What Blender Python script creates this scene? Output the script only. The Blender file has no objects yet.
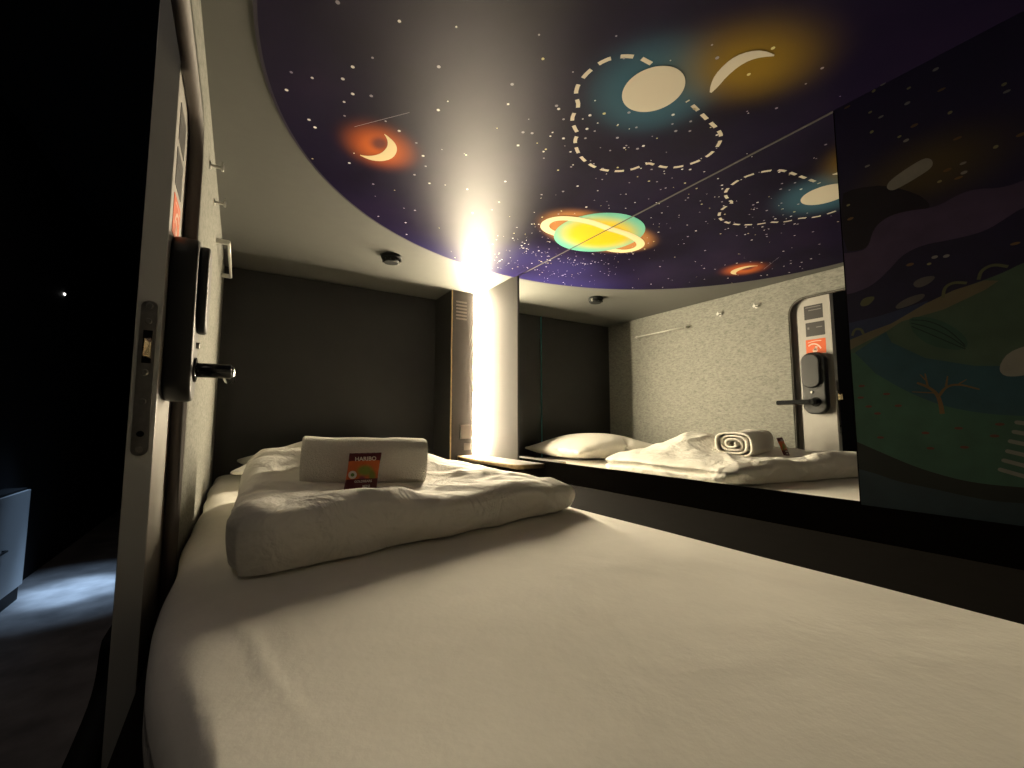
import bpy, bmesh, math, random
from mathutils import Vector, Matrix, noise
random.seed(7)
C = bpy.context.scene.collection
R = math.radians
XL, XM, ZC, YH, ZM = -.083, 1.05, .671, 2.2, -.215   # left wall, mirror plane, ceiling, head wall, mattress top
ZF = -.9                                              # corridor floor

# ------------------------------------------------------------------ materials
def mat(name, col, rough=.6, spec=.5, metal=0, noise_amt=0, noise_scale=30, bump=0, bump_scale=60, sheen=0, coat=0, emit=None, estr=0, bump2=None):
    m = bpy.data.materials.new(name); m.use_nodes = True
    nt = m.node_tree; b = nt.nodes['Principled BSDF']
    b.inputs['Base Color'].default_value = (*col, 1)
    b.inputs['Roughness'].default_value = rough
    b.inputs['Specular IOR Level'].default_value = spec
    b.inputs['Metallic'].default_value = metal
    b.inputs['Sheen Weight'].default_value = sheen
    b.inputs['Coat Weight'].default_value = coat
    if emit:
        b.inputs['Emission Color'].default_value = (*emit, 1); b.inputs['Emission Strength'].default_value = estr
    tc = nt.nodes.new('ShaderNodeTexCoord')
    if noise_amt:
        n = nt.nodes.new('ShaderNodeTexNoise'); n.inputs['Scale'].default_value = noise_scale; n.inputs['Detail'].default_value = 5
        nt.links.new(tc.outputs['Object'], n.inputs['Vector'])
        r = nt.nodes.new('ShaderNodeMapRange'); r.inputs['From Min'].default_value = .3; r.inputs['From Max'].default_value = .7
        r.inputs['To Min'].default_value = 1-noise_amt; r.inputs['To Max'].default_value = 1+noise_amt
        nt.links.new(n.outputs['Fac'], r.inputs['Value'])
        x = nt.nodes.new('ShaderNodeVectorMath'); x.operation = 'SCALE'; x.inputs[0].default_value = col
        nt.links.new(r.outputs['Result'], x.inputs['Scale']); nt.links.new(x.outputs['Vector'], b.inputs['Base Color'])
    if bump:
        n = nt.nodes.new('ShaderNodeTexNoise'); n.inputs['Scale'].default_value = bump_scale; n.inputs['Detail'].default_value = 6
        nt.links.new(tc.outputs['Object'], n.inputs['Vector'])
        bp = nt.nodes.new('ShaderNodeBump'); bp.inputs['Strength'].default_value = bump; bp.inputs['Distance'].default_value = .004
        nt.links.new(n.outputs['Fac'], bp.inputs['Height']); nt.links.new(bp.outputs['Normal'], b.inputs['Normal'])
        if bump2:
            n2 = nt.nodes.new('ShaderNodeTexNoise'); n2.inputs['Scale'].default_value = bump2[1]; n2.inputs['Detail'].default_value = 4
            n2.inputs['Distortion'].default_value = .6
            nt.links.new(tc.outputs['Object'], n2.inputs['Vector'])
            b2 = nt.nodes.new('ShaderNodeBump'); b2.inputs['Strength'].default_value = bump2[0]; b2.inputs['Distance'].default_value = bump2[2]
            nt.links.new(n2.outputs['Fac'], b2.inputs['Height']); nt.links.new(bp.outputs['Normal'], b2.inputs['Normal'])
            nt.links.new(b2.outputs['Normal'], b.inputs['Normal'])
    return m

def glow_mat(name, stops, glows, rough, spec, plane='xy', coat=0, film=0, soft=1):
    """printed film: base colour noise plus soft round glows, in object space"""
    m = bpy.data.materials.new(name); m.use_nodes = True
    nt = m.node_tree; b = nt.nodes['Principled BSDF']; L = nt.links
    b.inputs['Roughness'].default_value = rough; b.inputs['Specular IOR Level'].default_value = spec
    b.inputs['Coat Weight'].default_value = coat
    tc = nt.nodes.new('ShaderNodeTexCoord')
    n = nt.nodes.new('ShaderNodeTexNoise'); n.inputs['Scale'].default_value = 3.2; n.inputs['Detail'].default_value = 4
    L.new(tc.outputs['Object'], n.inputs['Vector'])
    cr = nt.nodes.new('ShaderNodeValToRGB'); e = cr.color_ramp.elements
    e[0].position, e[0].color = stops[0][0], (*stops[0][1], 1)
    e[1].position, e[1].color = stops[-1][0], (*stops[-1][1], 1)
    for p, c in stops[1:-1]:
        q = e.new(p); q.color = (*c, 1)
    L.new(n.outputs['Fac'], cr.inputs['Fac'])
    cur = cr.outputs['Color']
    for (cx, cy, rx, ry, rot, col, amt, inner) in glows:
        mp = nt.nodes.new('ShaderNodeMapping'); mp.vector_type = 'TEXTURE'
        if plane == 'xy':
            mp.inputs['Location'].default_value = (cx, cy, 0); mp.inputs['Rotation'].default_value = (0, 0, R(rot)); mp.inputs['Scale'].default_value = (rx, ry, 50)
        else:
            mp.inputs['Location'].default_value = (0, cx, cy); mp.inputs['Rotation'].default_value = (R(rot), 0, 0); mp.inputs['Scale'].default_value = (50, rx, ry)
        L.new(tc.outputs['Object'], mp.inputs['Vector'])
        ln = nt.nodes.new('ShaderNodeVectorMath'); ln.operation = 'LENGTH'; L.new(mp.outputs['Vector'], ln.inputs[0])
        mr = nt.nodes.new('ShaderNodeMapRange'); mr.interpolation_type = 'SMOOTHERSTEP'
        mr.inputs['From Min'].default_value = inner; mr.inputs['From Max'].default_value = 1
        mr.inputs['To Min'].default_value = 1; mr.inputs['To Max'].default_value = 0
        L.new(ln.outputs['Value'], mr.inputs['Value'])
        pw = nt.nodes.new('ShaderNodeMath'); pw.operation = 'POWER'; L.new(mr.outputs['Result'], pw.inputs[0]); pw.inputs[1].default_value = soft
        am_ = nt.nodes.new('ShaderNodeMath'); am_.operation = 'MULTIPLY'; L.new(pw.outputs[0], am_.inputs[0]); am_.inputs[1].default_value = amt
        mx = nt.nodes.new('ShaderNodeMix'); mx.data_type = 'RGBA'
        L.new(am_.outputs[0], mx.inputs[0]); L.new(cur, mx.inputs[6]); mx.inputs[7].default_value = (*col, 1)
        cur = mx.outputs[2]
    L.new(cur, b.inputs['Base Color'])
    if film:                                             # satin stretch film: diffuse print under a soft sheen
        b.inputs['Specular IOR Level'].default_value = 0
        gl = nt.nodes.new('ShaderNodeBsdfAnisotropic'); gl.distribution = 'BECKMANN'; gl.inputs['Roughness'].default_value = rough
        fr = nt.nodes.new('ShaderNodeValue'); fr.outputs[0].default_value = .030
        mu = nt.nodes.new('ShaderNodeMath'); mu.operation = 'MULTIPLY'; mu.inputs[1].default_value = film; L.new(fr.outputs[0], mu.inputs[0])
        ms = nt.nodes.new('ShaderNodeMixShader'); L.new(mu.outputs[0], ms.inputs[0]); L.new(b.outputs[0], ms.inputs[1]); L.new(gl.outputs[0], ms.inputs[2])
        L.new(ms.outputs[0], nt.nodes['Material Output'].inputs['Surface'])
    return m

def felt_mat(name, c1, c2):
    m = bpy.data.materials.new(name); m.use_nodes = True
    nt = m.node_tree; b = nt.nodes['Principled BSDF']; L = nt.links
    b.inputs['Roughness'].default_value = .95; b.inputs['Specular IOR Level'].default_value = .15; b.inputs['Sheen Weight'].default_value = .0
    tc = nt.nodes.new('ShaderNodeTexCoord')
    mp = nt.nodes.new('ShaderNodeMapping'); mp.inputs['Scale'].default_value = (1, 1, 2.6)
    L.new(tc.outputs['Object'], mp.inputs['Vector'])
    n = nt.nodes.new('ShaderNodeTexNoise'); n.inputs['Scale'].default_value = 55; n.inputs['Detail'].default_value = 8; n.inputs['Roughness'].default_value = .72; n.inputs['Distortion'].default_value = .5
    L.new(mp.outputs['Vector'], n.inputs['Vector'])
    cr = nt.nodes.new('ShaderNodeValToRGB'); e = cr.color_ramp.elements
    e[0].position, e[0].color = .36, (*c1, 1); e[1].position, e[1].color = .58, (*c2, 1)
    L.new(n.outputs['Fac'], cr.inputs['Fac']); L.new(cr.outputs['Color'], b.inputs['Base Color'])
    bp = nt.nodes.new('ShaderNodeBump'); bp.inputs['Strength'].default_value = .5; bp.inputs['Distance'].default_value = .003
    L.new(n.outputs['Fac'], bp.inputs['Height']); L.new(bp.outputs['Normal'], b.inputs['Normal'])
    return m

M = {}
M['felt'] = felt_mat('grey_felt', (.165,.167,.148), (.275,.272,.243))
M['white_laminate'] = mat('white_laminate', (.115,.110,.100), .38, .5, noise_amt=.03)
M['panel'] = mat('cream_wall_panel', (.115,.110,.100), .75, .08)
M['aluminium'] = mat('satin_aluminium', (.55,.54,.50), .4, .5, metal=.25)
M['leaf'] = mat('light_grey_door_laminate', (.36,.345,.32), .42, .5, noise_amt=.03)
M['leaf_edge'] = mat('grey_door_edge', (.78,.78,.74), .5, .4)
M['jamb'] = mat('brown_grey_edge_band', (.11,.095,.088), .6, .3)
M['foot'] = mat('grey_laminate', (.12,.115,.105), .6, .3)
M['head'] = mat('charcoal_laminate', (.0185,.018,.0178), .55, .4, noise_amt=.08, noise_scale=14)
M['column'] = mat('taupe_locker_paint', (.036,.030,.027), .5, .2, noise_amt=.05)
M['wood_edge'] = mat('pale_wood_edge', (.55,.40,.22), .5, .4, noise_amt=.2, noise_scale=60)
M['ceiling'] = mat('pale_ceiling_laminate', (.098,.099,.091), .45, .35, noise_amt=.03)
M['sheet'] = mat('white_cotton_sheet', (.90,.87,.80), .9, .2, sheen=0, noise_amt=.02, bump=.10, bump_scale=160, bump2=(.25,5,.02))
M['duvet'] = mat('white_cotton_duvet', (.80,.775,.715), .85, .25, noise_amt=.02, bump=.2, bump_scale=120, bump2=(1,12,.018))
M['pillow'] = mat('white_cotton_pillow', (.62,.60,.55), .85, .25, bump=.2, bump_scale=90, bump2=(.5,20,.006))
M['terry'] = mat('white_terry_cloth', (.86,.83,.76), .98, .1, noise_amt=.05, noise_scale=260, bump=1, bump_scale=420)
M['black'] = mat('black_satin_plastic', (.012,.013,.014), .42, .5)
M['black_matte'] = mat('black_matte_plastic', (.008,.009,.009), .6, .15)
M['black_gloss'] = mat('black_gloss_plastic', (.01,.011,.012), .15, .6)
M['rim'] = mat('black_print_rim', (.02,.015,.03), .4, .5)
M['steel'] = mat('brushed_steel', (.55,.54,.52), .3, .5, metal=1, noise_amt=.1, noise_scale=90)
M['brass'] = mat('bright_latch_metal', (.9,.75,.5), .2, .5, metal=1)
M['dark'] = mat('dark_brown_board', (.008,.0068,.006), .9, .03, noise_amt=.1)
M['hole'] = mat('black_recess', (.004,.004,.004), .8, .2)
M['sticker_grey'] = mat('dark_grey_sticker', (.045,.042,.042), .4, .4)
M['sticker_light'] = mat('light_grey_ink', (.16,.155,.15), .5, .3)
M['sticker_orange'] = mat('orange_sticker', (.62,.10,.018), .45, .4)
M['ink_pale'] = mat('pale_ink', (.7,.5,.4), .5, .3)
M['floor'] = mat('mottled_grey_vinyl', (.22,.20,.19), .5, .4, noise_amt=.35, noise_scale=7)
M['void'] = mat('black_corridor_paint', (.012,.012,.013), .7, .3)
M['cab'] = mat('white_cabinet_laminate', (.35,.35,.35), .5, .4)
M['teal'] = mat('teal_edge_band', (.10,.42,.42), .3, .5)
M['outlet'] = mat('taupe_switch_plate', (.17,.14,.125), .35, .5)
M['led'] = mat('lit_diffuser', (1,.85,.6), .5, .5, emit=(1,.84,.58), estr=1250)
M['dot'] = mat('lit_white_dot', (1,1,1), .5, .5, emit=(1,.98,.92), estr=6)
M['lamp_blue'] = mat('lit_spot_lens', (1,1,1), .5, .5, emit=(.5,.75,1), estr=2)
mm = bpy.data.materials.new('mirror_silvering'); mm.use_nodes = True
b = mm.node_tree.nodes['Principled BSDF']; b.inputs['Base Color'].default_value = (.93,.94,.92,1); b.inputs['Metallic'].default_value = 1; b.inputs['Roughness'].default_value = 0
M['mirror'] = mm

# ------------------------------------------------------------------ helpers
def link(name, me, m=None, parent=None, loc=(0,0,0), smooth=False):
    o = bpy.data.objects.new(name, me); C.objects.link(o)
    if m is not None:
        for k in (m if isinstance(m, (list, tuple)) else [m]): me.materials.append(M[k])
    if parent: o.parent = parent
    o.location = loc
    if smooth:
        for p in me.polygons: p.use_smooth = True
    return o
def fin(bm, name, m, parent=None, loc=(0,0,0), smooth=False, recalc=True):
    if recalc: bmesh.ops.recalc_face_normals(bm, faces=bm.faces)
    me = bpy.data.meshes.new(name); bm.to_mesh(me); bm.free()
    return link(name, me, m, parent, loc, smooth)
def thing(name, label, cat, loc=(0,0,0), rz=0, group=None):
    o = bpy.data.objects.new(name, None); C.objects.link(o); o.location = loc; o.rotation_euler = (0,0,rz)
    o.empty_display_size = .05
    o['label'] = label; o['category'] = cat
    if group: o['group'] = group
    return o
def tag(o, label, cat, group=None):
    o['label'] = label; o['category'] = cat
    if group: o['group'] = group
    return o
def struct(o, label=None, cat=None):
    o['kind'] = 'structure'
    if label: o['label'] = label
    if cat: o['category'] = cat
    return o
def box(bm, x0, x1, y0, y1, z0, z1, bev=0, mi=0, seg=2):
    vs = [bm.verts.new((x, y, z)) for x in (x0, x1) for y in (y0, y1) for z in (z0, z1)]
    q = [(0,1,3,2),(4,6,7,5),(0,4,5,1),(2,3,7,6),(0,2,6,4),(1,5,7,3)]
    fs = [bm.faces.new([vs[i] for i in f]) for f in q]
    for f in fs: f.material_index = mi
    if bev:
        es = list({e for f in fs for e in f.edges})
        bmesh.ops.bevel(bm, geom=es, offset=bev, segments=seg, profile=.5, affect='EDGES')
    return bm
def bx(name, d, m, parent=None, bev=0, loc=(0,0,0), smooth=False):
    bm = bmesh.new(); box(bm, *d, bev=bev); bmesh.ops.recalc_face_normals(bm, faces=bm.faces)
    return fin(bm, name, m, parent, loc, smooth)
def cyl(bm, p0, p1, r0, r1=None, n=20, bev=0, mi=0):
    r1 = r0 if r1 is None else r1
    p0, p1 = Vector(p0), Vector(p1); d = (p1-p0).normalized()
    a = d.orthogonal().normalized(); c = d.cross(a)
    prof = [(0, 0), (0, max(r0-bev, 0))] if not bev else [(0, max(r0-bev, 0))]
    prof = ([(0, r0)] if not bev else [(0, r0-bev), (bev*.3, r0-bev*.3), (bev, r0)])
    L = (p1-p0).length
    prof += ([(L, r1)] if not bev else [(L-bev, r1), (L-bev*.3, r1-bev*.3), (L, r1-bev)])
    rings = []
    for t, r in prof:
        rings.append([bm.verts.new(p0+d*t+(a*math.cos(2*math.pi*k/n)+c*math.sin(2*math.pi*k/n))*r) for k in range(n)])
    for i in range(len(rings)-1):
        for k in range(n):
            f = bm.faces.new((rings[i][k], rings[i][(k+1)%n], rings[i+1][(k+1)%n], rings[i+1][k])); f.material_index = mi; f.smooth = True
    f = bm.faces.new(rings[0][::-1]); f.material_index = mi
    f = bm.faces.new(rings[-1]); f.material_index = mi
def tube(bm, pts, r, n=10, mi=0):
    pts = [Vector(p) for p in pts]; rings = []
    up = None
    for i, p in enumerate(pts):
        d = (pts[min(i+1, len(pts)-1)]-pts[max(i-1, 0)]).normalized()
        a = d.orthogonal().normalized() if up is None else (up-d*up.dot(d)).normalized()
        up = a; c = d.cross(a)
        rings.append([bm.verts.new(p+(a*math.cos(2*math.pi*k/n)+c*math.sin(2*math.pi*k/n))*r) for k in range(n)])
    for i in range(len(rings)-1):
        for k in range(n):
            f = bm.faces.new((rings[i][k], rings[i][(k+1)%n], rings[i+1][(k+1)%n], rings[i+1][k])); f.smooth = True; f.material_index = mi
    bm.faces.new(rings[0][::-1]).material_index = mi; bm.faces.new(rings[-1]).material_index = mi
def arc(cx, cy, r, a0, a1, n=10):
    return [(cx+r*math.cos(R(a0+(a1-a0)*k/n)), cy+r*math.sin(R(a0+(a1-a0)*k/n))) for k in range(n+1)]
def rrect(x0, x1, y0, y1, r, n=8):
    return arc(x1-r, y0+r, r, -90, 0, n)+arc(x1-r, y1-r, r, 0, 90, n)+arc(x0+r, y1-r, r, 90, 180, n)+arc(x0+r, y0+r, r, 180, 270, n)
def plate(loops, t0, t1, axis='x', bev=0):
    """solid sheet from 2-D outlines (first outer, the rest holes); axis is its thickness direction"""
    cu = bpy.data.curves.new('c', 'CURVE'); cu.dimensions = '2D'; cu.fill_mode = 'BOTH'
    for lp in loops:
        s = cu.splines.new('POLY'); s.points.add(len(lp)-1); s.use_cyclic_u = True
        for i, p in enumerate(lp): s.points[i].co = (p[0], p[1], 0, 1)
    cu.extrude = abs(t1-t0)/2-bev; cu.bevel_depth = bev; cu.bevel_resolution = 2
    if bev: cu.offset = -bev
    o = bpy.data.objects.new('c', cu); C.objects.link(o)
    dg = bpy.context.evaluated_depsgraph_get(); dg.update()
    me = bpy.data.meshes.new_from_object(o.evaluated_get(dg)); bpy.data.objects.remove(o); bpy.data.curves.remove(cu)
    c = (t0+t1)/2
    for v in me.vertices:
        a, b_, t = v.co
        v.co = (c+t, a, b_) if axis == 'x' else ((a, c+t, b_) if axis == 'y' else (a, b_, c+t))
    me.materials.clear()
    bm = bmesh.new(); bm.from_mesh(me); bmesh.ops.remove_doubles(bm, verts=bm.verts, dist=1e-6); bmesh.ops.recalc_face_normals(bm, faces=bm.faces); bm.to_mesh(me); bm.free()
    return me
def decal(bm, pts, f3, mi):
    f = bm.faces.new([bm.verts.new(f3(*p)) for p in pts]); f.material_index = mi; return f
def disc_pts(cx, cy, r, n=40, ry=None): return [(cx+r*math.cos(2*math.pi*k/n), cy+(ry or r)*math.sin(2*math.pi*k/n)) for k in range(n)]
def smooth2(pts, closed=True, it=2):
    for _ in range(it):
        q = []; n = len(pts)
        for i in range(n if closed else n-1):
            a, b_ = pts[i], pts[(i+1) % n]
            q += [(a[0]*.75+b_[0]*.25, a[1]*.75+b_[1]*.25), (a[0]*.25+b_[0]*.75, a[1]*.25+b_[1]*.75)]
        if not closed: q = [pts[0]]+q+[pts[-1]]
        pts = q
    return pts
def ribbon(pts, w):
    """2-D stroke outline quads along a path"""
    out = []
    L, Rr = [], []
    for i, p in enumerate(pts):
        a = pts[max(i-1, 0)]; c = pts[min(i+1, len(pts)-1)]
        dx, dy = c[0]-a[0], c[1]-a[1]; l = math.hypot(dx, dy) or 1
        ww = (w(i/(len(pts)-1)) if callable(w) else w)/2
        L.append((p[0]-dy/l*ww, p[1]+dx/l*ww)); Rr.append((p[0]+dy/l*ww, p[1]-dx/l*ww))
    return [[L[i], L[i+1], Rr[i+1], Rr[i]] for i in range(len(pts)-1)]
def textmesh(s, size, name='t'):
    cu = bpy.data.curves.new(name, 'FONT'); cu.body = s; cu.size = size; cu.align_x = 'CENTER'; cu.align_y = 'CENTER'; cu.extrude = .0002; cu.offset = size*.02
    o = bpy.data.objects.new(name, cu); C.objects.link(o)
    dg = bpy.context.evaluated_depsgraph_get(); dg.update()
    me = bpy.data.meshes.new_from_object(o.evaluated_get(dg)); bpy.data.objects.remove(o); bpy.data.curves.remove(cu)
    me.materials.clear()
    return me

# ------------------------------------------------------------------ setting
# left wall of the sleeping pod: felt board with a rounded door opening
op = [(-.12,-.40),(.94,-.40)] + [(1.0,-.34)] + arc(.945,.515,.055,0,90,10) + [(-.12,.57)]
op = [(-.12,-.40),(1.0,-.40)] + arc(.93,.50,.07,0,90,12) + [(-.12,.57)]
me = plate([[(-.25,-.5),(YH,-.5),(YH,ZC),(-.25,ZC)], op], XL-.022, XL)
o = link('wall_left', me, ['felt','jamb']); struct(o, 'grey felt wall beside the open door')
for p in me.polygons:
    c = p.center
    p.material_index = 1 if (abs(p.normal.x) < .5 and c.y < 1.1 and -.45 < c.z < .6 and c.y > -.2) else 0
# proud dark edge band round the opening
bm = bmesh.new()
for q in ribbon([(1.004,-.40),(1.004,.50)]+[(1.004-.0,.50)]+arc(.93,.50,.074,4,90,12)+[(-.1,.574)], .004):
    vs = [bm.verts.new((XL+.001, a, b_)) for a, b_ in q]; bm.faces.new(vs)
bmesh.ops.solidify(bm, geom=bm.faces[:], thickness=.002)
struct(fin(bm, 'trim_1', 'jamb'))
struct(bx('wall_head', (XL-.02, XM+.02, YH, YH+.03, -.5, ZC), 'head'), 'dark charcoal wall at the pillow end')
struct(bx('wall_foot', (XL-.02, XM+.02, -.28, -.25, -.5, ZC), 'foot'))
struct(bx('wall_right', (XM+.006, XM+.03, -.25, YH, -.5, ZC), 'dark'), 'dark wall carrying mirror and painted panel')
struct(bx('ceiling', (XL-.02, XM+.03, -.28, YH+.03, ZC, ZC+.03), 'ceiling'), 'pale ceiling of the sleeping pod')
# raised left half of the head wall with a teal edge seen in the mirror
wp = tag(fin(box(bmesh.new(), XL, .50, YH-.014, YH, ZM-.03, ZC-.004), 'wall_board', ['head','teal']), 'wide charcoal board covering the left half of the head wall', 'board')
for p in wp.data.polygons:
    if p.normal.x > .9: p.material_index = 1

# corridor
struct(bx('floor', (-1.05, XM+.03, -1.6, 7, ZF-.03, ZF), 'floor'), 'mottled grey corridor floor')
struct(bx('wall_corridor_left', (-1.03, -1.0, -1.6, 7, ZF, 1.5), 'void'))
struct(bx('wall_corridor_end', (-1.0, XM, 7, 7.03, ZF, 1.5), 'void'))
struct(bx('wall_corridor_front', (-1.0, XM, -1.63, -1.6, ZF, 1.5), 'void'))
struct(bx('wall_corridor_right', (-.165, -.145, 2.1, 7, ZF, 1.5), 'void'))
struct(bx('ceiling_corridor', (-1.03, -.105, -1.6, 7, 1.5, 1.53), 'void'))
me = plate([[(1.9,ZF),(1.9,-.36),(.995,-.36)]+smooth2([(.985,-.37),(.965,-.425),(.88,-.445),(.7,-.46),(.5,-.465)],False)+[(-.25,-.465),(-.25,ZF)]], -.175, -.142)
struct(link('wall_skirt', me, 'hole'), 'black outer skirt of the sleeping pod below the door opening')

# ------------------------------------------------------------------ door leaf with lock
door = bpy.data.objects.new('door_1', None); C.objects.link(door); door.location = (0,0,0)
struct(door, 'pale sliding door pushed back beside the felt wall', 'door')
X0, X1, Y0 = -.139, -.107, .842
lf = bx('door_leaf', (X0, X1, Y0, 1.95, -.62, .86), 'leaf', door, .0015)
lf.data.materials.append(M['leaf_edge'])
for p in lf.data.polygons:
    if p.normal.y < -.9: p.material_index = 1
# latch plate on the end face
me = plate([rrect(-.133, -.113, -.050, .184, .0098)], Y0-.003, Y0+.001, 'y')
lp = link('latch_plate', me, 'steel', door); lp['label'] = 'steel latch plate'
bx('latch_recess', (-.128,-.117,Y0-.0042,Y0-.0028,.088,.138), 'hole', lp)
bm = bmesh.new()
vs = [(-.127,Y0-.003,.093),(-.117,Y0-.003,.093),(-.117,Y0-.003,.128),(-.127,Y0-.003,.128),(-.125,Y0-.020,.097),(-.118,Y0-.013,.097),(-.118,Y0-.011,.118),(-.124,Y0-.018,.124)]
v = [bm.verts.new(q) for q in vs]
for f in [(0,1,2,3),(4,5,6,7),(0,1,5,4),(1,2,6,5),(2,3,7,6),(3,0,4,7)]: bm.faces.new([v[i] for i in f])
bmesh.ops.bevel(bm, geom=bm.edges[:], offset=.001, segments=2, affect='EDGES')
fin(bm, 'latch_hook', 'brass', lp)
for z in (.176, .152, .074, .030, -.041):
    bm = bmesh.new(); cyl(bm, (-.123,Y0-.0048,z), (-.123,Y0-.002,z), .0042, n=16, bev=.0006)
    s = fin(bm, 'screw', 'steel', lp)
bm = bmesh.new(); cyl(bm, (-.123,Y0-.0045,-.018), (-.123,Y0-.002,-.018), .0045, n=16); fin(bm, 'keyhole', 'hole', lp)
# stickers on the inside face
def sticker(name, y0, y1, z0, z1, m, lab):
    s = link(name, plate([rrect(y0, y1, z0, z1, .002, 3)], X1, X1+.0007), m, door); s['label'] = lab; return s
s1 = sticker('sticker', .872, .948, .470, .535, 'sticker_grey', 'dark grey notice sticker, upper')
bx('printed_line', (X1+.0007, X1+.001, .878, .930, .510, .514), 'sticker_light', s1)
bx('printed_line', (X1+.0007, X1+.001, .880, .942, .524, .528), 'sticker_light', s1)
s2 = sticker('sticker', .868, .945, .391, .455, 'sticker_grey', 'dark grey notice sticker, lower')
bx('printed_line', (X1+.0007, X1+.001, .878, .902, .428, .432), 'sticker_light', s2)
bx('printed_line', (X1+.0007, X1+.001, .930, .938, .424, .434), 'sticker_light', s2)
s3 = sticker('sticker', .868, .948, .309, .376, 'sticker_orange', 'orange sticker with pale hand-like symbol')
bm = bmesh.new(); fx = lambda a, b_: (X1+.001, a, b_)
for q in ribbon(smooth2([(.938,.347),(.925,.356),(.905,.353),(.893,.340),(.888,.33)], False), .006): decal(bm, q, fx, 0)
for q in ribbon(smooth2([(.940,.362),(.915,.368),(.885,.366)], False), .003): decal(bm, q, fx, 0)
decal(bm, disc_pts(.912, .324, .010, 20), fx, 0)
for q in ribbon([(.912,.325),(.905,.342)], .010): decal(bm, q, fx, 0)
fin(bm, 'printed_symbol', 'ink_pale', s3, recalc=False)
# lock
lk = link('lock_case', plate([rrect(.864, .958, .034, .312, .040, 10)], X1, X1+.038, bev=.006), 'black', door, smooth=False)
lk['label'] = 'black electronic lock case'
link('key_cover', plate([rrect(.880, .954, .152, .305, .034, 10)], X1+.037, X1+.052, bev=.005), 'black', lk)
bm = bmesh.new(); cyl(bm, (X1+.037,.920,.132), (X1+.043,.920,.132), .0055, n=18, bev=.001); fin(bm, 'knob', 'steel', lk)
lev = bmesh.new()
cyl(lev, (X1+.036,.905,.088), (X1+.042,.905,.088), .021, n=28, bev=.0015)
cyl(lev, (X1+.040,.905,.088), (X1+.092,.905,.088), .0125, n=24, bev=.002)
box(lev, X1+.077, X1+.097, .905, 1.048, .077, .098, bev=.006)
lv = fin(lev, 'lever_handle', 'black_gloss', lk)

# ------------------------------------------------------------------ hooks and rail on the felt
for y, lab in ((1.150, 'small steel wall hook on grey felt, the one nearer the door'), (1.345, 'small steel wall hook on grey felt, the one nearer the towel rail')):
    bm = bmesh.new(); z = .578
    cyl(bm, (0,0,0), (.003,0,0), .009, n=18, bev=.0008)
    cyl(bm, (.002,0,0), (.024,0,0), .0036, n=14); cyl(bm, (.022,0,0), (.027,0,0), .0075, n=16, bev=.001)
    box(bm, .0225, .0265, -.002, .002, .004, .014, bev=.0006)
    h = fin(bm, 'wall_hook', 'steel', None, (XL, y, z)); tag(h, lab, 'hook', 'wall hooks on the felt')
rail = thing('towel_rail', 'slim steel towel rail on the grey felt wall', 'rail', (XL, 1.54, .545))
bm = bmesh.new(); tube(bm, [(.032,-.005,0),(.032,.375,0)], .0045, 12); fin(bm, 'bar', 'aluminium', rail)
for y in (.004, .366):
    bm = bmesh.new(); box(bm, 0, .034, y-.005, y+.005, -.007, .007, bev=.0015); fin(bm, 'bracket', 'aluminium', rail)

# ------------------------------------------------------------------ locker column, strip light, white panel, shelf
col = thing('locker_column', 'taupe locker column with vent slots beside the strip light', 'column', (.95, 2.09, ZM))
cf = -2.09
def cb(name, d, m, bev=0, par=col): return bx(name, (d[0]-.95, d[1]-.95, d[2]-2.09, d[3]-2.09, d[4]-ZM, d[5]-ZM), m, par, bev)
bdy = cb('body', (.888, XM+.004, 1.987, YH-.001, ZM-.02, ZC-.001), 'head')
ft = cb('front_panel', (.892, 1.012, 1.983, 1.987, ZM-.02, ZC-.001), 'column')
cb('edge_strip', (.887, .892, 1.981, 1.988, ZM-.02, ZC-.001), 'wood_edge')
for k in range(6):
    cb('vent_slot', (.912, .972, 1.9815, 1.9835, .522+k*.0175, .530+k*.0175), 'outlet')
pl = cb('switch_plate', (.944, 1.008, 1.980, 1.983, -.085, -.015), 'outlet', .001)
cb('plate_rim', (.942, .9445, 1.979, 1.984, -.085, -.015), 'steel', 0)
cb('socket', (.962, .998, 1.9795, 1.983, -.142, -.108), 'outlet', .001)

led = thing('strip_light', 'bright warm vertical strip light in the corner by the mirror', 'lamp', (1.028, 1.985, -.163))
bx('channel', (-.014, .0105, .000, .014, 0, ZC+.162), 'steel', led)
bx('diffuser', (-.008, .008, -.005, .003, .002, ZC+.160), 'led', led, .002)
tag(bx('corner_panel', (XM-.005, XM+.005, 1.612, 1.986, -.20, ZC-.001), 'panel', None, .001), 'glowing white laminate panel between strip light and mirror', 'panel')
me = plate([[(.925,1.975),(.925,1.49)]+arc(.955,1.45,.03,180,270,6)[1:]+[(1.048,1.42),(1.048,1.975)]], -.185, -.167, 'z')
sh = link('shelf', me, ['white_laminate','wood_edge'])
for p in me.polygons: p.material_index = 0 if p.normal.z > .5 else 1
tag(sh, 'narrow white ledge with pale wood edge below the strip light', 'shelf')

# mirror and mural
mir = thing('wall_mirror', 'large frameless mirror on the right wall reflecting the bed and door', 'mirror', (XM, 1.0, -.163))
bx('mirror_glass', (0, .005, -.628, .612, 0.006, .8276), 'mirror', mir)
tb = bx('mirror_edge', (-.003, .0005, -.628, .612,   .8262, .8279), 'white_laminate', mir)

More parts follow.
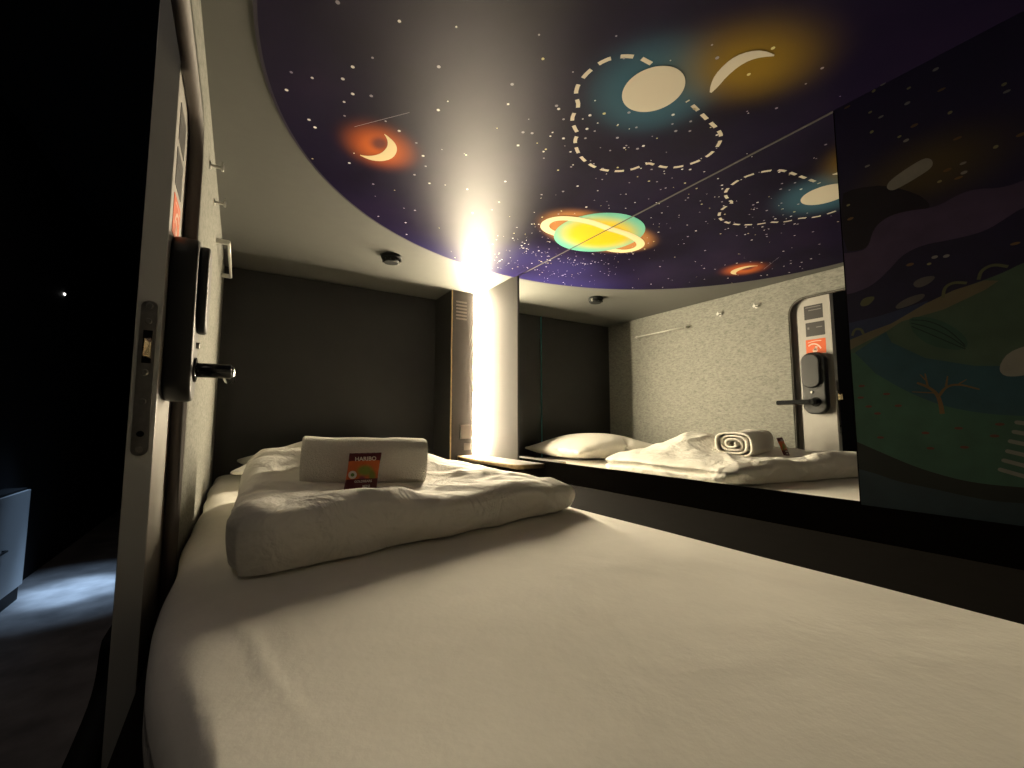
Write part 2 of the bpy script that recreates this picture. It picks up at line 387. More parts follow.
# mural painting
mural = thing('painted_panel', 'dark painted night landscape panel at the right of the mirror', 'mural', (XM, .06, -.163))
MC = {
 'm_sky': (0.0161,0.0133,0.0343), 'm_blob': (0.0076,0.0050,0.0118), 'm_wave': (0.0559,0.0363,0.0861), 'm_night': (0.0101,0.0073,0.0321), 'm_haze': (0.0176,0.0266,0.0715),
 'm_orange': (0.1197,0.0994,0.0623), 'm_green': (0.0490,0.0819,0.0574), 'm_teal': (0.0168,0.0601,0.0843), 'm_low': (0.0350,0.0954,0.0672), 'm_dark': (0.0084,0.0112,0.0098), 'm_bot': (0.0161,0.0347,0.0482),
 'm_leaf': (0.0252,0.0693,0.0518), 'm_line': (0.0084,0.0245,0.0224), 'm_coral': (0.1435,0.0812,0.0315), 'm_pale': (0.2163,0.2079,0.1918), 'm_yellow': (0.2289,0.2163,0.1001), 'm_red': (0.1155,0.0322,0.0238), 'm_mauve':(0.0868,0.0784,0.0749), 'm_arc': (0.0924,0.0973,0.0476)}
for k, c in MC.items(): M[k] = mat(k, c, .55, .35, noise_amt=.12, noise_scale=25)
M['m_sky'] = glow_mat('painted_night_sky', [(.3,(.010,.008,.036)),(.7,(.017,.013,.055))], [(.235,.46,.17,.10,0,(.075,.052,.018),.85,0)], .55, .35, 'yz')
keys = ['m_sky','m_blob','m_wave','m_night','m_haze','m_orange','m_green','m_teal','m_low','m_dark','m_bot','m_leaf','m_line','m_coral','m_pale','m_yellow','m_red','m_mauve','m_arc']
ki = {k: i for i, k in enumerate(keys)}
YL, YR = .369, -.22
bm = bmesh.new()
box(bm, XM-.003, XM+.004, YR, YL, -.163, ZC-.001)
lay = [0]
def mp(pts, k, dz=1, sm=0):
    lay[0] += dz
    if sm: pts = smooth2(pts, True, sm)
    pts = [(min(max(a, YR+.001), YL-.0005), min(max(b_, -.1625), ZC-.002)) for a, b_ in pts]
    decal(bm, pts, lambda a, b_: (XM-.003-.00012*lay[0], a, b_), ki[k])
S = lambda l: smooth2(l, False, 2)
wt = [(.377,.35),(.35,.344),(.328,.345),(.318,.381),(.296,.397),(.265,.396),(.226,.385),(.195,.397),(.173,.396),(.147,.384),(.123,.385),(.05,.40),(-.05,.38),(-.22,.40)]
wb = [(-.22,.33),(-.05,.31),(.05,.345),(.126,.343),(.145,.332),(.169,.319),(.207,.319),(.248,.324),(.278,.314),(.295,.295),(.324,.269),(.355,.261),(.377,.262)]
hill = [(.369,.167),(.334,.177),(.301,.186),(.251,.215),(.21,.229),(.175,.237),(.151,.244),(.132,.253),(.06,.27),(-.06,.26),(-.22,.28)]
mp([(.37,.475),(.342,.477),(.293,.461),(.249,.422),(.234,.398),(.235,.386),(.265,.396),(.297,.394),(.313,.385),(.321,.356),(.333,.344),(.372,.352)], 'm_blob', sm=1)
mp(S(wb)+[(.377,.0),(-.22,.0)], 'm_night')
mp(S(wt)+S(wb), 'm_wave')
mp([(.376,.201),(.32,.205),(.247,.219),(.252,.200),(.309,.175),(.373,.165)], 'm_haze')
mp(S(hill)+[(-.22,-.1),(.377,-.1)], 'm_green')
mp([(.37,.146),(.37,.166),(.334,.178),(.301,.187),(.251,.214),(.213,.229),(.175,.236),(.16,.231),(.176,.22),(.228,.198),(.286,.188),(.31,.173),(.361,.15)], 'm_orange')
mp([(.377,.139)]+S([(.362,.139),(.331,.094),(.286,.055),(.239,.027),(.189,.013),(.148,.009),(.05,.0),(-.1,.02),(-.22,.0)])+[(-.22,-.12),(.377,-.12)], 'm_low')
mp([(.362,.139),(.31,.173),(.303,.151),(.257,.115),(.196,.094),(.143,.088),(.05,.10),(-.1,.08),(-.22,.10)]+S([(-.22,.0),(-.1,.02),(.05,.0),(.148,.009),(.189,.013),(.239,.027),(.286,.055),(.331,.094)]), 'm_teal')
mp(S([(.37,-.039),(.332,-.058),(.287,-.08),(.246,-.094),(.209,-.102),(.156,-.103),(.05,-.10),(-.22,-.09)])+[(-.22,-.163),(.37,-.163)], 'm_dark')
mp(S([(.37,-.093),(.34,-.1),(.31,-.111),(.267,-.117),(.223,-.125),(.189,-.129),(.157,-.127),(.05,-.125),(-.22,-.12)])+[(-.22,-.163),(.37,-.163)], 'm_bot')
mp([(.274,.193),(.253,.191),(.229,.177),(.211,.157),(.201,.138),(.204,.124),(.219,.124),(.249,.136),(.269,.16),(.275,.181)], 'm_leaf', sm=1)
lay[0] += 1
fl = lambda a, b_: (XM-.003-.00012*lay[0], a, b_)
for off in (0, .3, .6):
    for q in ribbon(smooth2([(.272,.188-.02*off),(.25,.183-.04*off),(.225,.163-.04*off),(.205,.130-.01*off)], False), .0018): decal(bm, q, fl, ki['m_line'])
for pth, w in (([(.241,.014),(.242,.034),(.246,.051),(.257,.063),(.271,.071)],.006),([(.257,.063),(.259,.087)],.003),([(.243,.046),(.233,.062),(.217,.065),(.193,.054)],.004),([(.233,.062),(.23,.08)],.003),([(.217,.065),(.207,.072)],.002),([(.247,.051),(.279,.055)],.002),([(.259,.075),(.266,.086)],.002)):
    for q in ribbon(smooth2(pth, False), lambda t, w=w: w*(1.15-.6*t)): decal(bm, q, fl, ki['m_coral'])
mp([(.169,.083),(.166,.097),(.157,.111),(.141,.119),(.120,.122),(.105,.112),(.104,.092),(.120,.078),(.143,.073),(.154,.072),(.164,.074)], 'm_pale', sm=1)
mp([(.293,.456),(.284,.468),(.238,.485),(.226,.478),(.224,.465),(.232,.457),(.278,.443),(.288,.446)], 'm_pale', sm=2)
mp([(.267,.256),(.252,.264),(.232,.261),(.242,.249),(.26,.244)], 'm_mauve', sm=2)
mp([(.348,.236),(.341,.247),(.32,.246),(.331,.231),(.344,.229)], 'm_arc', sm=2)
mp([(.295,.218),(.276,.231),(.248,.234),(.254,.221),(.288,.211)], 'm_mauve', sm=2)
lay[0] += 1
for a in ([(.227,.219),(.224,.237),(.212,.243),(.196,.237)],[(.182,.239),(.178,.254),(.164,.26),(.148,.251)],[(.364,.174),(.359,.187),(.348,.185),(.345,.174)]):
    for q in ribbon(smooth2(a, False), .0045): decal(bm, q, fl, ki['m_arc'])
for (a0, b0), (a1, b1) in [((.155,-.001),(.11,-.010)),((.159,-.016),(.11,-.028)),((.164,-.031),(.11,-.046)),((.168,-.047),(.11,-.064)),((.173,-.062),(.11,-.082)),((.178,-.077),(.11,-.100))]:
    q = ribbon([(a0, b0), (a1, b1)], .0062)[0]; decal(bm, q, fl, ki['m_pale']); decal(bm, disc_pts(a0, b0, .0031, 12), lambda a, b_: (XM-.0031-.00012*lay[0], a, b_), ki['m_pale'])
for a, b_ in [(.354,.071),(.357,.048),(.332,.016),(.316,.053),(.265,-.02),(.222,-.011),(.174,-.004),(.181,-.023),(.217,-.043),(.26,-.047),(.33,-.03),(.30,.03),(.345,.03)]:
    decal(bm, disc_pts(a, b_, .0055, 12, .0024), fl, ki['m_red'])
ys = [(.308,.62),(.252,.602),(.205,.597),(.197,.548),(.292,.6),(.245,.553),(.267,.544),(.258,.531),(.191,.496),(.148,.456),(.187,.448),(.207,.446),(.218,.43),(.187,.431),(.194,.425),(.132,.556),(.13,.542),(.353,.416),(.355,.446),(.233,.295),(.138,.286),(.308,.578),(.319,.512),(.12,.461),(.248,.63),(.21,.64),(.345,.655),(.3,.66),(.285,.664),(.267,.292),(.241,.285),(.218,.292)]
for i, (a, b_) in enumerate(ys):
    decal(bm, disc_pts(a, b_, .0032+.0012*(i % 3), 12, .0022+.0006*(i % 2)), fl, ki[('m_yellow','m_pale','m_coral')[i % 3]])
bmesh.ops.translate(bm, verts=bm.verts, vec=(-XM, -.06, .163))
me = bpy.data.meshes.new('painting'); bm.to_mesh(me); bm.free()
me.flip_normals() if False else None
pm = link('painting', me, keys, mural)
# the sky glow is set in wall coordinates
nt = M['m_sky'].node_tree
for nd in nt.nodes:
    if nd.type == 'MAPPING':
        l = nd.inputs['Location'].default_value; nd.inputs['Location'].default_value = (0, l[1]-.06, l[2]+.163)

# ------------------------------------------------------------------ ceiling artwork
ZP = .662
art = thing('ceiling_artwork', 'big rounded ceiling print of planets and stars on purple night sky', 'artwork', (0, 0, ZP))
a_, b_, cx, cy = 1.062, .925, XM-.001, .72
outl = [(cx-a_*math.sin(R(t)), cy+b_*math.cos(R(t))) for t in [90*k/64 for k in range(65)]]
outl = [(XM+.001, cy+b_)] + outl[1:]+[(XM-a_, -.22), (XM+.001, -.22)]
rim = link('print_rim', plate([outl], .003, ZC-ZP-.0002, 'z'), 'rim', art)
inn = []
for (x, y) in outl:
    inn.append((x if x > XM else x+.006*((cx-x)/a_), y-.006*max(0, (y-cy)/b_)))
gm = glow_mat('printed_space_film',
    [(.30,(.007,.0045,.015)),(.50,(.012,.0085,.028)),(.68,(.018,.011,.036))],
    [(.75,1.72,.75,.55,0,(.024,.020,.095),.85,.1),
     (.95,1.40,.28,.20,0,(.026,.022,.100),.7,.1),
     (.674,.538,.200,.185,0,(.045,.115,.17),.95,.30),
     (.775,.400,.240,.165,-25,(.27,.17,.022),.95,.0),
     (.262,1.015,.145,.130,35,(.66,.15,.035),.95,.05),
     (.255,1.000,.040,.050,0,(.06,.03,.05),.8,.1),
     (1.02,1.10,.27,.155,8,(.6,.26,.08),.8,.55)], .44, .42, 'xy', film=1, soft=1.7)
M['film'] = gm
M['art_pale'] = mat('printed_cream', (.70,.64,.52), .4, .3)
M['art_ring'] = mat('printed_light_yellow', (.85,.70,.40), .4, .3)
M['star_a'] = mat('printed_white_star', (.85,.82,.80), .35, .5)
M['star_b'] = mat('printed_dim_star', (.36,.33,.40), .35, .5)
M['star_c'] = mat('printed_yellow_star', (.75,.68,.35), .35, .5)
M['planet'] = glow_mat('printed_planet', [(.3,(.10,.50,.44)),(.7,(.16,.56,.42))], [(1.05,1.09,.20,.158,0,(.80,.56,.012),1.0,.40)], .33, .5, 'xy')
bm = bmesh.new()
def fz(z): return lambda a, b_: (a, b_, z)
decal(bm, inn, fz(0.0028), 0)
Z1, Z2, Z3, Z4 = .0024, .0020, .0016, .0012
decal(bm, disc_pts(.674,.538,.0605,56), fz(Z2), 1)
decal(bm, smooth2([(.78,.484),(.759,.468),(.743,.448),(.735,.423),(.735,.402),(.746,.383),(.765,.369),(.800,.361),(.778,.378),(.766,.393),(.762,.413),(.766,.439),(.776,.463)], True, 1), fz(Z2), 1)
cr = [(.250,.955),(.271,.966),(.287,.979),(.297,.998),(.300,1.023),(.295,1.047),(.279,1.067),(.26,1.076),(.243,1.077),(.220,1.070),(.239,1.066),(.256,1.053),(.268,1.034),(.273,1.011),(.272,.991),(.264,.971)]
decal(bm, smooth2(cr, True, 1), fz(Z2), 2)
bod = [(XM-.003, 1.09+.157)]+[(1.048-.157*math.sin(R(t)), 1.09+.157*math.cos(R(t))) for t in [3+174*k/40 for k in range(41)]]+[(XM-.003, 1.09-.157)]
decal(bm, bod, fz(Z3), 3)
rp = smooth2([(.925,1.170),(.885,1.166),(.850,1.145),(.836,1.112),(.845,1.078),(.880,1.052),(.935,1.038),(.99,1.034),(1.047,1.038)], False, 2)
rq = ribbon(rp, .030)
for i, q in enumerate(rq):
    decal(bm, q, fz(Z4 if i > len(rq)*.18 else Z2), 2)
cl = [(.588,.498),(.559,.513),(.539,.537),(.532,.57),(.535,.604),(.549,.63),(.566,.640),(.574,.652),(.590,.655),(.608,.665),(.618,.698),(.633,.718),(.65,.722),(.655,.730),(.664,.742),(.672,.755),(.693,.768),(.715,.782),(.74,.793),(.773,.800),(.81,.79),(.844,.772),(.860,.742),(.868,.712),(.878,.705),(.895,.704),(.912,.702),(.937,.688),(.955,.661),(.965,.63),(.963,.599),(.947,.569),(.922,.546),(.891,.537),(.858,.533),(.824,.528),(.79,.523),(.757,.519),(.74,.515)]
cl = [(.619,.496),(.588,.498),(.559,.513),(.539,.537),(.532,.57),(.535,.604),(.549,.63),(.574,.648),(.572,.662),(.590,.672),(.612,.684),(.628,.700),(.640,.712),(.652,.717),(.656,.735),(.672,.752),(.693,.768),(.715,.782),(.74,.793),(.773,.797),(.81,.79),(.844,.772),(.862,.742),(.870,.712),(.880,.703),(.912,.702),(.937,.688),(.955,.661),(.965,.63),(.963,.599),(.947,.569),(.922,.546),(.891,.537),(.858,.533),(.824,.528),(.79,.523),(.757,.519)]
cl = [(.619,.496),(.588,.498),(.559,.513),(.539,.537),(.532,.57),(.535,.604),(.549,.63),(.577,.650),(.580,.668),(.590,.690),(.610,.706),(.636,.720),(.640,.738),(.662,.760),(.69,.779),(.72,.791),(.757,.797),(.79,.793),(.82,.780),(.846,.757),(.858,.725),(.861,.709),(.885,.706),(.912,.700),(.937,.686),(.955,.661),(.965,.63),(.963,.599),(.947,.569),(.922,.546),(.891,.537),(.858,.533),(.824,.528),(.79,.523),(.757,.519)]
def dashes(path, w, dl, gl, z, mi):
    seg = [math.dist(path[i], path[i+1]) for i in range(len(path)-1)]
    tot = sum(seg)
    def at(s):
        s = max(0, min(s, tot-1e-6)); i = 0
        while s > seg[i]: s -= seg[i]; i += 1
        t = s/seg[i]; a, b2 = path[i], path[i+1]
        return (a[0]+(b2[0]-a[0])*t, a[1]+(b2[1]-a[1])*t)
    s = 0
    while s < tot:
        pts = [at(s+dl*k/4) for k in range(5)]
        for q in ribbon(pts, w): decal(bm, q, fz(z), mi)
        s += dl+gl
dashes(smooth2(cl, False, 1), .0085, .024, .017, Z1, 1)
def inside(x, y):
    if x > XM-.006 or x < XM-a_+.012: return False
    return y < cy or ((x-cx)/(a_-.012))**2+((y-cy)/(b_-.012))**2 < 1
n = 0
while n < 360:
    x, y = random.uniform(0, XM), random.uniform(-.1, 1.65)
    if n < 140:                                   # denser where the sky is bluest
        x, y = random.gauss(.98, .16), random.gauss(1.30, .20)
    elif n < 230:
        x, y = random.gauss(.75, .14), random.gauss(.70, .12)
    if not inside(x, y) or math.dist((x, y), (.674, .538)) < .068 or math.dist((x, y), (1.048, 1.09)) < .17 or math.dist((x,y), (.27,1.02)) < .06: n += 1 if random.random() < .3 else 0; continue
    r = random.choice((.0015,.0019,.0025,.003,.0036)) * (.85 if n < 140 else 1)
    decal(bm, disc_pts(x, y, r, 8), fz(Z1), random.choice((4,4,5,5,5,6))); n += 1
for x, y in [(.1,1.0),(.115,1.02),(.28,.93),(.36,.99),(.05,.93),(.42,1.1),(.21,1.12),(.33,.82),(.15,.80),(.14,.84),(.165,.87)]:
    decal(bm, disc_pts(x, y, .0036, 10), fz(Z1), 4)
for q in ribbon([(.19,.97),(.28,.86)], .001): decal(bm, q, fz(Z1), 5)
me = bpy.data.meshes.new('printed_film')
bm.to_mesh(me); bm.free()
for p in me.polygons:
    if p.normal.z > 0: p.flip()
link('printed_film', me, ['film','art_pale','art_ring','planet','star_a','star_b','star_c'], art)

# ------------------------------------------------------------------ smoke detector-like black dome on ceiling
dm = thing('ceiling_detector', 'small black round detector on the pale ceiling', 'detector', (.492, 1.70, ZC))
bm = bmesh.new(); cyl(bm, (0,0,-.012), (0,0,0), .040, n=36, bev=.002); fin(bm, 'base', 'black_matte', dm)
bm = bmesh.new(); cyl(bm, (0,0,-.030), (0,0,-.012), .030, .038, n=36, bev=.003); fin(bm, 'housing', 'black_matte', dm)
bm = bmesh.new()
for k in range(10):
    t = 2*math.pi*k/10; box(bm, .033*math.cos(t)-.003, .033*math.cos(t)+.003, .033*math.sin(t)-.003, .033*math.sin(t)+.003, -.026, -.014)
fin(bm, 'grille_rib', 'black_matte', dm)
bm = bmesh.new(); box(bm, .030, .038, -.014, -.002, -.026, -.010, bev=.001); q = fin(bm, 'label_tab', 'white_laminate', dm); q['label'] = 'small white tab'

# ------------------------------------------------------------------ bed
tag(bx('bed_base', (XL+.004, XM, -.20, YH-.016, -.50, -.285), 'dark'), 'dark brown board base under the mattress', 'bed base')
tag(bx('side_ledge', (.752, XM+.003, -.20, 1.985, -.284, -.232), 'dark', None, .001), 'dark ledge between mattress and mirror wall', 'ledge')
def grid_box(nx, ny, nz):
    """closed box lattice 0..1 : dict of surface verts"""
    bm = bmesh.new(); V = {}
    def g(i, j, k):
        if (i, j, k) not in V: V[(i, j, k)] = bm.verts.new((i/nx, j/ny, k/nz))
        return V[(i, j, k)]
    for i in range(nx):
        for j in range(ny):
            bm.faces.new((g(i,j,0), g(i,j+1,0), g(i+1,j+1,0), g(i+1,j,0))); bm.faces.new((g(i,j,nz), g(i+1,j,nz), g(i+1,j+1,nz), g(i,j+1,nz)))
    for i in range(nx):
        for k in range(nz):
            bm.faces.new((g(i,0,k), g(i+1,0,k), g(i+1,0,k+1), g(i,0,k+1))); bm.faces.new((g(i,ny,k), g(i,ny,k+1), g(i+1,ny,k+1), g(i+1,ny,k)))
    for j in range(ny):
        for k in range(nz):
            bm.faces.new((g(0,j,k), g(0,j,k+1), g(0,j+1,k+1), g(0,j+1,k))); bm.faces.new((g(nx,j,k), g(nx,j+1,k), g(nx,j+1,k+1), g(nx,j,k+1)))
    return bm
def sstep(a, b_, x):
    t = max(0, min(1, (x-a)/(b_-a))); return t*t*(3-2*t)

# mattress with a fitted sheet: soft rounded edge that bulges beside the door
bm = grid_box(130, 240, 8)
x0, x1, y0, y1, h = -.076, .742, -.17, YH-.02, .068
for v in bm.verts:
    u, w, t = v.co
    ex = min(u, 1-u)*(x1-x0); ey = min(w, 1-w)*(y1-y0)
    x = x0+(x1-x0)*u; y = y0+(y1-y0)*w
    r = .028 if u > .5 else .055
    k = math.sqrt(max(0, 1-(1-min(1, ex/r))**2)); k2 = math.sqrt(max(0, 1-(1-min(1, ey/r))**2))
    z = -.283 + t*h
    if t > .5: z = -.283 + (h*(.55+.45*min(k, k2)))*((t-.0)/1.0)
    if u < .5:
        bul = .003*math.sin(y*9+1)+.002*math.sin(y*23)+.055*(1-sstep(.28,.68,y))
        x += bul*(1-sstep(0, .12, u))
    z += .0025*noise.noise(Vector((x*5, y*5, 0)))*(1 if t > .9 else 0)
    if t > .9 and x < .2 and y < .8:                      # a few long soft creases in the sheet near the door
        for (ax, ay, bx_, by, am_) in ((-.005,.64,.055,.33,.0030), (.018,.66,.030,.40,.0018), (.045,.62,.062,.47,.0016), (-.03,.52,-.005,.30,.0018)):
            dx_, dy_ = bx_-ax, by-ay; tt = max(0, min(1, ((x-ax)*dx_+(y-ay)*dy_)/(dx_*dx_+dy_*dy_)))
            z += .55*am_*math.sin(math.pi*tt)**.5*math.exp(-(math.hypot(x-ax-dx_*tt, y-ay-dy_*tt)/.0045)**2)
    v.co = (x, y, z)
mt = fin(bm, 'mattress', 'sheet', smooth=True); tag(mt, 'single mattress under a plain white fitted sheet', 'mattress')

# ---- soft goods are inflated with a short cloth simulation, then laid in place
def puff(nx, ny, w, d, h, pressure, shrink, frames, seed, tilt=0):
    bm = grid_box(nx, ny, 2)
    rnd = random.Random(seed)
    for v in bm.verts:
        v.co = ((v.co.x-.5)*w, (v.co.y-.5)*d, (v.co.z-.5)*h+rnd.uniform(-.0008, .0008))
    me = bpy.data.meshes.new('puff'); bm.to_mesh(me); bm.free()
    o = bpy.data.objects.new('puff', me); C.objects.link(o)
    md = o.modifiers.new('cloth', 'CLOTH'); s = md.settings
    s.quality = 5; s.mass = .15; s.tension_stiffness = 15; s.compression_stiffness = 15; s.shear_stiffness = 5; s.bending_stiffness = .3
    s.air_damping = 1; s.use_pressure = True; s.uniform_pressure_force = pressure; s.shrink_min = shrink
    s.effector_weights.gravity = 0
    md.collision_settings.use_collision = False
    md.point_cache.frame_start = 1; md.point_cache.frame_end = frames+2
    sc = bpy.context.scene
    for f in range(1, frames+1): sc.frame_set(f)
    dg = bpy.context.evaluated_depsgraph_get()
    ev = o.evaluated_get(dg); pts = [v.co.copy() for v in ev.data.vertices]
    faces = [tuple(p.vertices) for p in me.polygons]
    bpy.data.objects.remove(o)
    sc.frame_set(1)
    lo = [min(p[i] for p in pts) for i in range(3)]; hi = [max(p[i] for p in pts) for i in range(3)]
    return [Vector([(p[i]-lo[i])/(hi[i]-lo[i]) for i in range(3)]) for p in pts], faces
def bil(q, u, v):
    a = q[0].lerp(q[1], u); c = q[3].lerp(q[2], u); return a.lerp(c, v)
def lay_soft(name, sets, parent=None, m='duvet', smooth=True, sub=1):
    me = bpy.data.meshes.new(name); vs, fs = [], []
    for pts, faces in sets:
        k = len(vs); vs += [tuple(p) for p in pts]; fs += [tuple(i+k for i in f) for f in faces]
    me.from_pydata(vs, [], fs); me.update()
    o = link(name, me, m, parent, smooth=smooth)
    bm = bmesh.new(); bm.from_mesh(me); bmesh.ops.recalc_face_normals(bm, faces=bm.faces); bm.to_mesh(me); bm.free()
    if sub:
        sd = o.modifiers.new('s', 'SUBSURF'); sd.levels = sub; sd.render_levels = sub
    return o

# folded duvet
def fbm(p, o=3):
    v = 0; a = 1
    for _ in range(o): v += a*noise.noise(p); p = p*2.1+Vector((3.1,1.7,5.3)); a *= .5
    return v
def ridge(p): return 1-min(1, abs(noise.noise(p))*3.2)
def Hd(x, y):
    v = .098 - .032*sstep(.30, .70, x) - .014*math.exp(-(((x-.30)/.14)**2+((y-.78)/.07)**2)) + .028*sstep(.80, 1.2, y)*(1-sstep(.0, .6, x))
    v += .036*math.exp(-(((x-.27)/.26)**2+((y-1.28)/.12)**2))
    v += .012*math.exp(-(((x-.55)/.10)**2+((y-1.02)/.2)**2))
    v -= .030*math.exp(-(((x-.26)/.22)**4+((y-.985)/.17)**4)) - .004
    return v
quad = [Vector((-.004,.700,0)), Vector((.705,.836,0)), Vector((.700,1.46,0)), Vector((.030,1.43,0))]
bm = grid_box(160, 140, 24)
W0, D0 = .71, .66
for v in bm.verts:
    u, w, t = v.co
    rf, rr, rl, rb = .060, .085, .060, .075              # edge softness front, right, left, back
    ru = rr if u > .5 else rl; rw = rb if w > .5 else rf
    ex, ey = (1-u if u > .5 else u)*W0, (1-w if w > .5 else w)*D0
    dx, dy = max(0, 1-ex/ru), max(0, 1-ey/rw)
    d = max(dx, dy)
    if dx > 0 and dy > 0:
        k = (.55+.45*d/math.hypot(dx, dy)); k = d/math.hypot(dx, dy)*.75+.25
        dx, dy = dx*k, dy*k
        uu = (1-(1-dx)*ru/W0) if u > .5 else (1-dx)*ru/W0
        ww = (1-(1-dy)*rw/D0) if w > .5 else (1-dy)*rw/D0
    else: uu, ww = u, w
    zt = 2*t-1
    kk = .34
    g = kk+(1-kk)*math.sqrt(max(0, 1-d**2.3))
    if zt < 0:
        lift = .93 if (dy >= dx and w < .5 and uu < .85) else .75
        g = lift+(1-lift)*math.sqrt(max(0, 1-d**2.3))
    q = bil(quad, uu, ww); H = Hd(q.x, q.y)
    z = H*(.5+.5*zt*g)
    n3 = Vector((q.x, q.y, z)); x_, y_ = q.x, q.y
    pin = math.exp(-((z/H-.5)/.11)**2)                    # fold line on the right and back sides
    if dx > .6 and u > .5: q.x -= .024*pin*sstep(.6, 1, dx)*sstep(.02,.2,w)
    if dy > .6 and w > .5: q.y -= .022*pin*sstep(.6, 1, dy)
    a1 = fbm(Vector((n3.x*4.5, n3.y*4.5, n3.z*5)))
    c1 = ridge(Vector(((n3.x*7+n3.y*9)*.75, (n3.y*5-n3.x*3)*.35, n3.z*4)))
    c2 = ridge(Vector((n3.x*4-n3.y*10+2, n3.y*3+n3.x*2, 7.3)))
    am = sstep(.0, .3, t)*(1-.55*sstep(.55, 1, d))
    left = 1-.5*sstep(.3, .6, n3.x)
    z += (.010*a1 + (.0100*(c1-.35)+.0080*(c2-.35))*left)*am*(1-.6*math.exp(-(((x_-.26)/.20)**4+((y_-1.0)/.12)**4)))
    if dy > 0 and w < .5:                                # drapes on the front face
        f1 = ridge(Vector((n3.x*5.5+n3.z*6, 4.2, n3.z*4)))
        f2 = noise.noise(Vector((n3.x*13+n3.z*10, 1.3, n3.z*8)))
        f3 = fbm(Vector((n3.x*3.5, 8.1, n3.z*7)))
        q.y -= (.014*f1+.008*f2+.012*f3+.016*math.sin(math.pi*min(1, max(0, z/H))))*sstep(0, 1, dy)
    if dx > 0:
        f1 = ridge(Vector((2.2, n3.y*6.5, n3.z*6)))
        q.x += math.copysign(1, u-.5)*(.006*f1+.012*math.sin(math.pi*min(1, max(0, z/H))))*sstep(0, 1, dx)*(.5 if u < .5 else 1)
    v.co = (q.x, q.y, ZM+.0015+max(0, z))
dv = fin(bm, 'duvet', 'duvet', smooth=True)
tag(dv, 'puffy white duvet folded flat across the bed', 'duvet')

# pillow
pP, fP = puff(44, 36, .62, .46, .03, 9.0, -.06, 26, 5)
pl_q = [Vector((-.02,1.60,0)), Vector((.66,1.66,0)), Vector((.68,2.17,0)), Vector((.0,2.13,0))]
pts = []
for p in pP:
    q = bil(pl_q, p.x, p.y); H = .105+.045*math.exp(-((q.x-.38)/.25)**2); q.z = ZM+.002+p.z*H; pts.append(q)
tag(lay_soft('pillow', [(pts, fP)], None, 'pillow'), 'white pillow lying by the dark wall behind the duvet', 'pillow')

# rolled towel on the duvet
tw = bmesh.new()
turns, th = 3.6, .0085
sp = []
N = 150
for k in range(N+1):
    t = k/N; ang = t*turns*2*math.pi
    r = .010+(.066-.010)*t
    c, s = math.cos(ang+2.3), math.sin(ang+2.3)
    e = 2/ (2+1.6*t)                                # outer turns are boxier, as the towel is pressed flat
    sx, sz = math.copysign(abs(c)**e, c), math.copysign(abs(s)**e, s)
    sp.append((sx*r*1.24, sz*r*.82))
NX = 40
def off(i, sgn):
    a = sp[max(i-1, 0)]; b2 = sp[min(i+1, N)]; dx, dy = b2[0]-a[0], b2[1]-a[1]; l = math.hypot(dx, dy) or 1
    return (sp[i][0]-dy/l*sgn*th/2, sp[i][1]+dx/l*sgn*th/2)
sec = [off(i, -1) for i in range(N+1)]+[off(i, 1) for i in range(N, -1, -1)]
rings = []
for k in range(NX+1):
    u = k/NX; x = -.130+.26*u
    ring = []
    for j, (a, b2) in enumerate(sec):
        i = j if j <= N else 2*N+1-j
        tele = .010*math.sin(i*.06+1)*(1 if k in (0, NX) else .6 if k in (1, NX-1) else 0)*(1 if k > NX/2 else -1)
        wv = .0022*noise.noise(Vector((x*14, a*30, b2*30)))+.0035*noise.noise(Vector((x*7, a*12+3, b2*12)))
        l = math.hypot(a, b2) or 1
        ring.append(tw.verts.new((x+tele*.4, a+a/l*wv, b2+b2/l*wv)))
    rings.append(ring)
ns = len(sec)
for k in range(NX):
    for j in range(ns):
        tw.faces.new((rings[k][j], rings[k][(j+1) % ns], rings[k+1][(j+1) % ns], rings[k+1][j]))
for rg, fl2 in ((rings[0], False), (rings[-1], True)):
    for i in range(N):
        q = [rg[i], rg[i+1], rg[2*N+1-i-1], rg[2*N+1-i]]
        tw.faces.new(q[::-1] if fl2 else q)
to = fin(tw, 'towel', 'terry', smooth=True)
to.location = (.256, 1.055, -.087); to.rotation_euler = (0, R(2), R(-11))
tag(to, 'rolled white terry towel lying on top of the folded duvet', 'towel')

# sweets packet leaning on the towel
pk = thing('sweets_packet', 'small dark red sweets packet leaning against the rolled towel', 'packet', (.216, .903, -.143))
pk.rotation_euler = (R(-16), R(0), R(-8))
M['pk_red'] = mat('dark_red_foil', (.12,.012,.018), .35, .5); M['pk_white'] = mat('white_packet_ink', (.8,.75,.7), .5, .3)
M['pk_or'] = glow_mat('orange_packet_print', [(.3,(.60,.10,.03)),(.7,(.75,.22,.04))], [(.004,.045,.022,.016,0,(.20,.30,.04),.95,.3),(.018,.034,.010,.016,0,(.16,.24,.03),.9,.3),(-.002,.028,.010,.010,0,(.25,.03,.10),.9,.2)], .35, .5, 'xz')
for nd in M['pk_or'].node_tree.nodes:       # that print lies in the packet's x-z plane
    if nd.type == 'MAPPING':
        l, s = nd.inputs['Location'].default_value[:], nd.inputs['Scale'].default_value[:]
        nd.inputs['Location'].default_value = (l[1], 0, l[2]); nd.inputs['Scale'].default_value = (s[1], 50, s[2]); nd.inputs['Rotation'].default_value = (0,0,0)
bm = bmesh.new(); NXp, NZp = 16, 20; W, Hh = .062, .082
gr = [[None]*(NXp+1) for _ in range(NZp+1)]; gb = [[None]*(NXp+1) for _ in range(NZp+1)]
